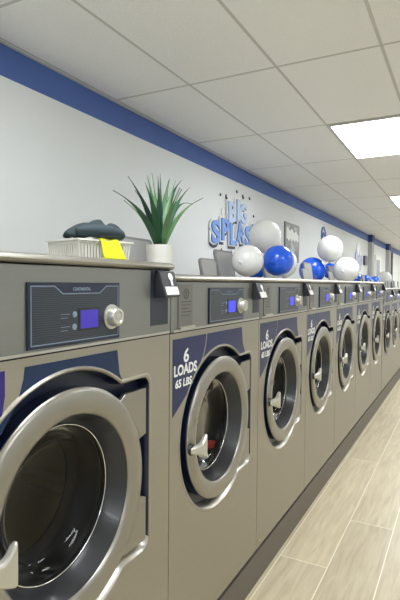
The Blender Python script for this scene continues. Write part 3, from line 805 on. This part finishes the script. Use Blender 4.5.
# ------------------------------------------------------------------ other things on the wall
def poster_mat(name, c1, c2, sc=5):
    m = mat(name, c1, 0.4); nt = m.node_tree; b = nt.nodes['Principled BSDF']
    tc = nt.nodes.new('ShaderNodeTexCoord'); n = nt.nodes.new('ShaderNodeTexNoise'); n.inputs['Scale'].default_value = sc; n.inputs['Detail'].default_value = 3; n.inputs['Distortion'].default_value = 1
    nt.links.new(tc.outputs['Object'], n.inputs['Vector']); rp = nt.nodes.new('ShaderNodeValToRGB'); nt.links.new(n.outputs['Fac'], rp.inputs[0])
    rp.color_ramp.elements[0].position = 0.38; rp.color_ramp.elements[1].position = 0.62
    rp.color_ramp.elements[0].color = lin(c1); rp.color_ramp.elements[1].color = lin(c2)
    nt.links.new(rp.outputs[0], b.inputs['Base Color']); return m
ps = empty('wall_poster', (XW, 7.1, 2.2)); tag(ps, 'grey framed poster with a white foamy top on the wall behind the balloons', 'poster')
bm = bmesh.new(); prism(bm, rect(6.76, 1.93, 7.44, 2.49), XW + 0.001, XW + 0.018); 
o = obj('frame', bm, mat('poster_frame', (120, 120, 118), 0.4, 0.3), None, bevel=0.002); o.parent = ps; o.matrix_parent_inverse = Matrix.Translation(-ps.location)
bm = bmesh.new(); prism(bm, rect(6.80, 1.97, 7.40, 2.45), XW + 0.018, XW + 0.020)
o = obj('print', bm, poster_mat('poster_grey', (96, 98, 106), (170, 170, 170), 6), None); o.parent = ps; o.matrix_parent_inverse = Matrix.Translation(-ps.location)
bm = bmesh.new(); top_ = [(6.81 + 0.58 * i / 20, 2.40 + 0.018 * math.sin(i * 0.9) - 0.05 * (i / 20) ** 2) for i in range(21)]; bot_ = [(6.81 + 0.58 * i / 20, 2.245 + 0.02 * math.sin(i * 1.3)) for i in range(20, -1, -1)]
prism(bm, (top_ + bot_)[::-1], XW + 0.020, XW + 0.022)
o2 = obj('foam_print', bm, mat('foam_white', (232, 232, 226), 0.5, noise=(20, 0.06)), None); o2.parent = o; 
# round swirl emblem
EM = mat('emblem_blue', (78, 98, 168), 0.5)
def ring(bm, y, z, ro, ri, x0, x1): prism(bm, arc(y, z, ro, 0, 345, 23), x0, x1, holes=[arc(y, z, ri, 0, 345, 23)])
bm = bmesh.new(); ring(bm, 8.95, 2.47, 0.17, 0.125, XW + 0.001, XW + 0.015); ring(bm, 8.95, 2.46, 0.08, 0.045, XW + 0.001, XW + 0.015); prism(bm, rect(8.93, 2.32, 9.01, 2.43), XW + 0.001, XW + 0.014)
tag(obj('wall_emblem', bm, EM), 'small round blue swirl emblem on the wall above the high white balloon', 'wall emblem')
# pale bubble sign with its small dark box
bs = empty('bubble_sign', (XW, 12.3, 2.2)); tag(bs, 'pale violet and white bubble sign on the wall before the first column', 'wall sign')
def put(o, par): o.parent = par; o.matrix_parent_inverse = Matrix.Translation(-par.location); return o
bm = bmesh.new()
for (y, z, r) in ((12.2, 2.45, 0.17), (12.5, 2.32, 0.12), (12.1, 1.95, 0.12)): prism(bm, arc(y, z, r, 0, 340, 17), XW + 0.001, XW + 0.02)
put(obj('bubbles', bm, mat('bubble_white', (226, 226, 230), 0.4)), bs)
bm = bmesh.new()
for (y, z, r) in ((12.0, 2.22, 0.17), (12.35, 2.12, 0.20), (12.6, 2.2, 0.12)): prism(bm, arc(y, z, r, 0, 340, 17), XW + 0.021, XW + 0.03)
put(obj('violet_bubbles', bm, mat('bubble_violet', (168, 170, 200), 0.4)), bs)
bm = bmesh.new(); box(bm, XW + 0.001, XW + 0.06, 12.95, 13.25, 2.10, 2.33); tag(obj('wall_box', bm, mat('dark_box', (84, 84, 92), 0.5), bevel=0.005), 'small dark square box on the wall left of the first column', 'wall box')
# white notice board between the columns
nb = empty('notice_board', (XW, 15.3, 2.1)); tag(nb, 'white framed notice board with a dark panel between the two wall columns', 'notice board')
bm = bmesh.new(); box(bm, XW + 0.001, XW + 0.03, 14.75, 15.85, 1.62, 2.45); put(obj('board', bm, WHITE, bevel=0.004), nb)
bm = bmesh.new(); box(bm, XW + 0.030, XW + 0.036, 14.92, 15.50, 1.72, 2.32); put(obj('printed_panel', bm, poster_mat('board_print', (96, 98, 110), (160, 162, 168), 9)), nb)
# conduit just past the second column, blue poster at the far right
bm = bmesh.new(); tube(bm, [(XW + 0.04, 18.2, z) for z in (1.2, 1.7, 2.2, 2.72)], 0.035, 12); tag(obj('conduit_pipe', bm, mat('conduit_grey', (120, 122, 126), 0.5), smooth=True), 'thin grey vertical conduit just past the second wall column', 'pipe')
bm = bmesh.new(); box(bm, XW + 0.001, XW + 0.02, 22.4, 24.6, 1.75, 2.55); tag(obj('wall_poster', bm, poster_mat('poster_blue', (70, 100, 210), (190, 205, 240), 3)), 'small blue poster far down the wall at the right edge', 'poster')
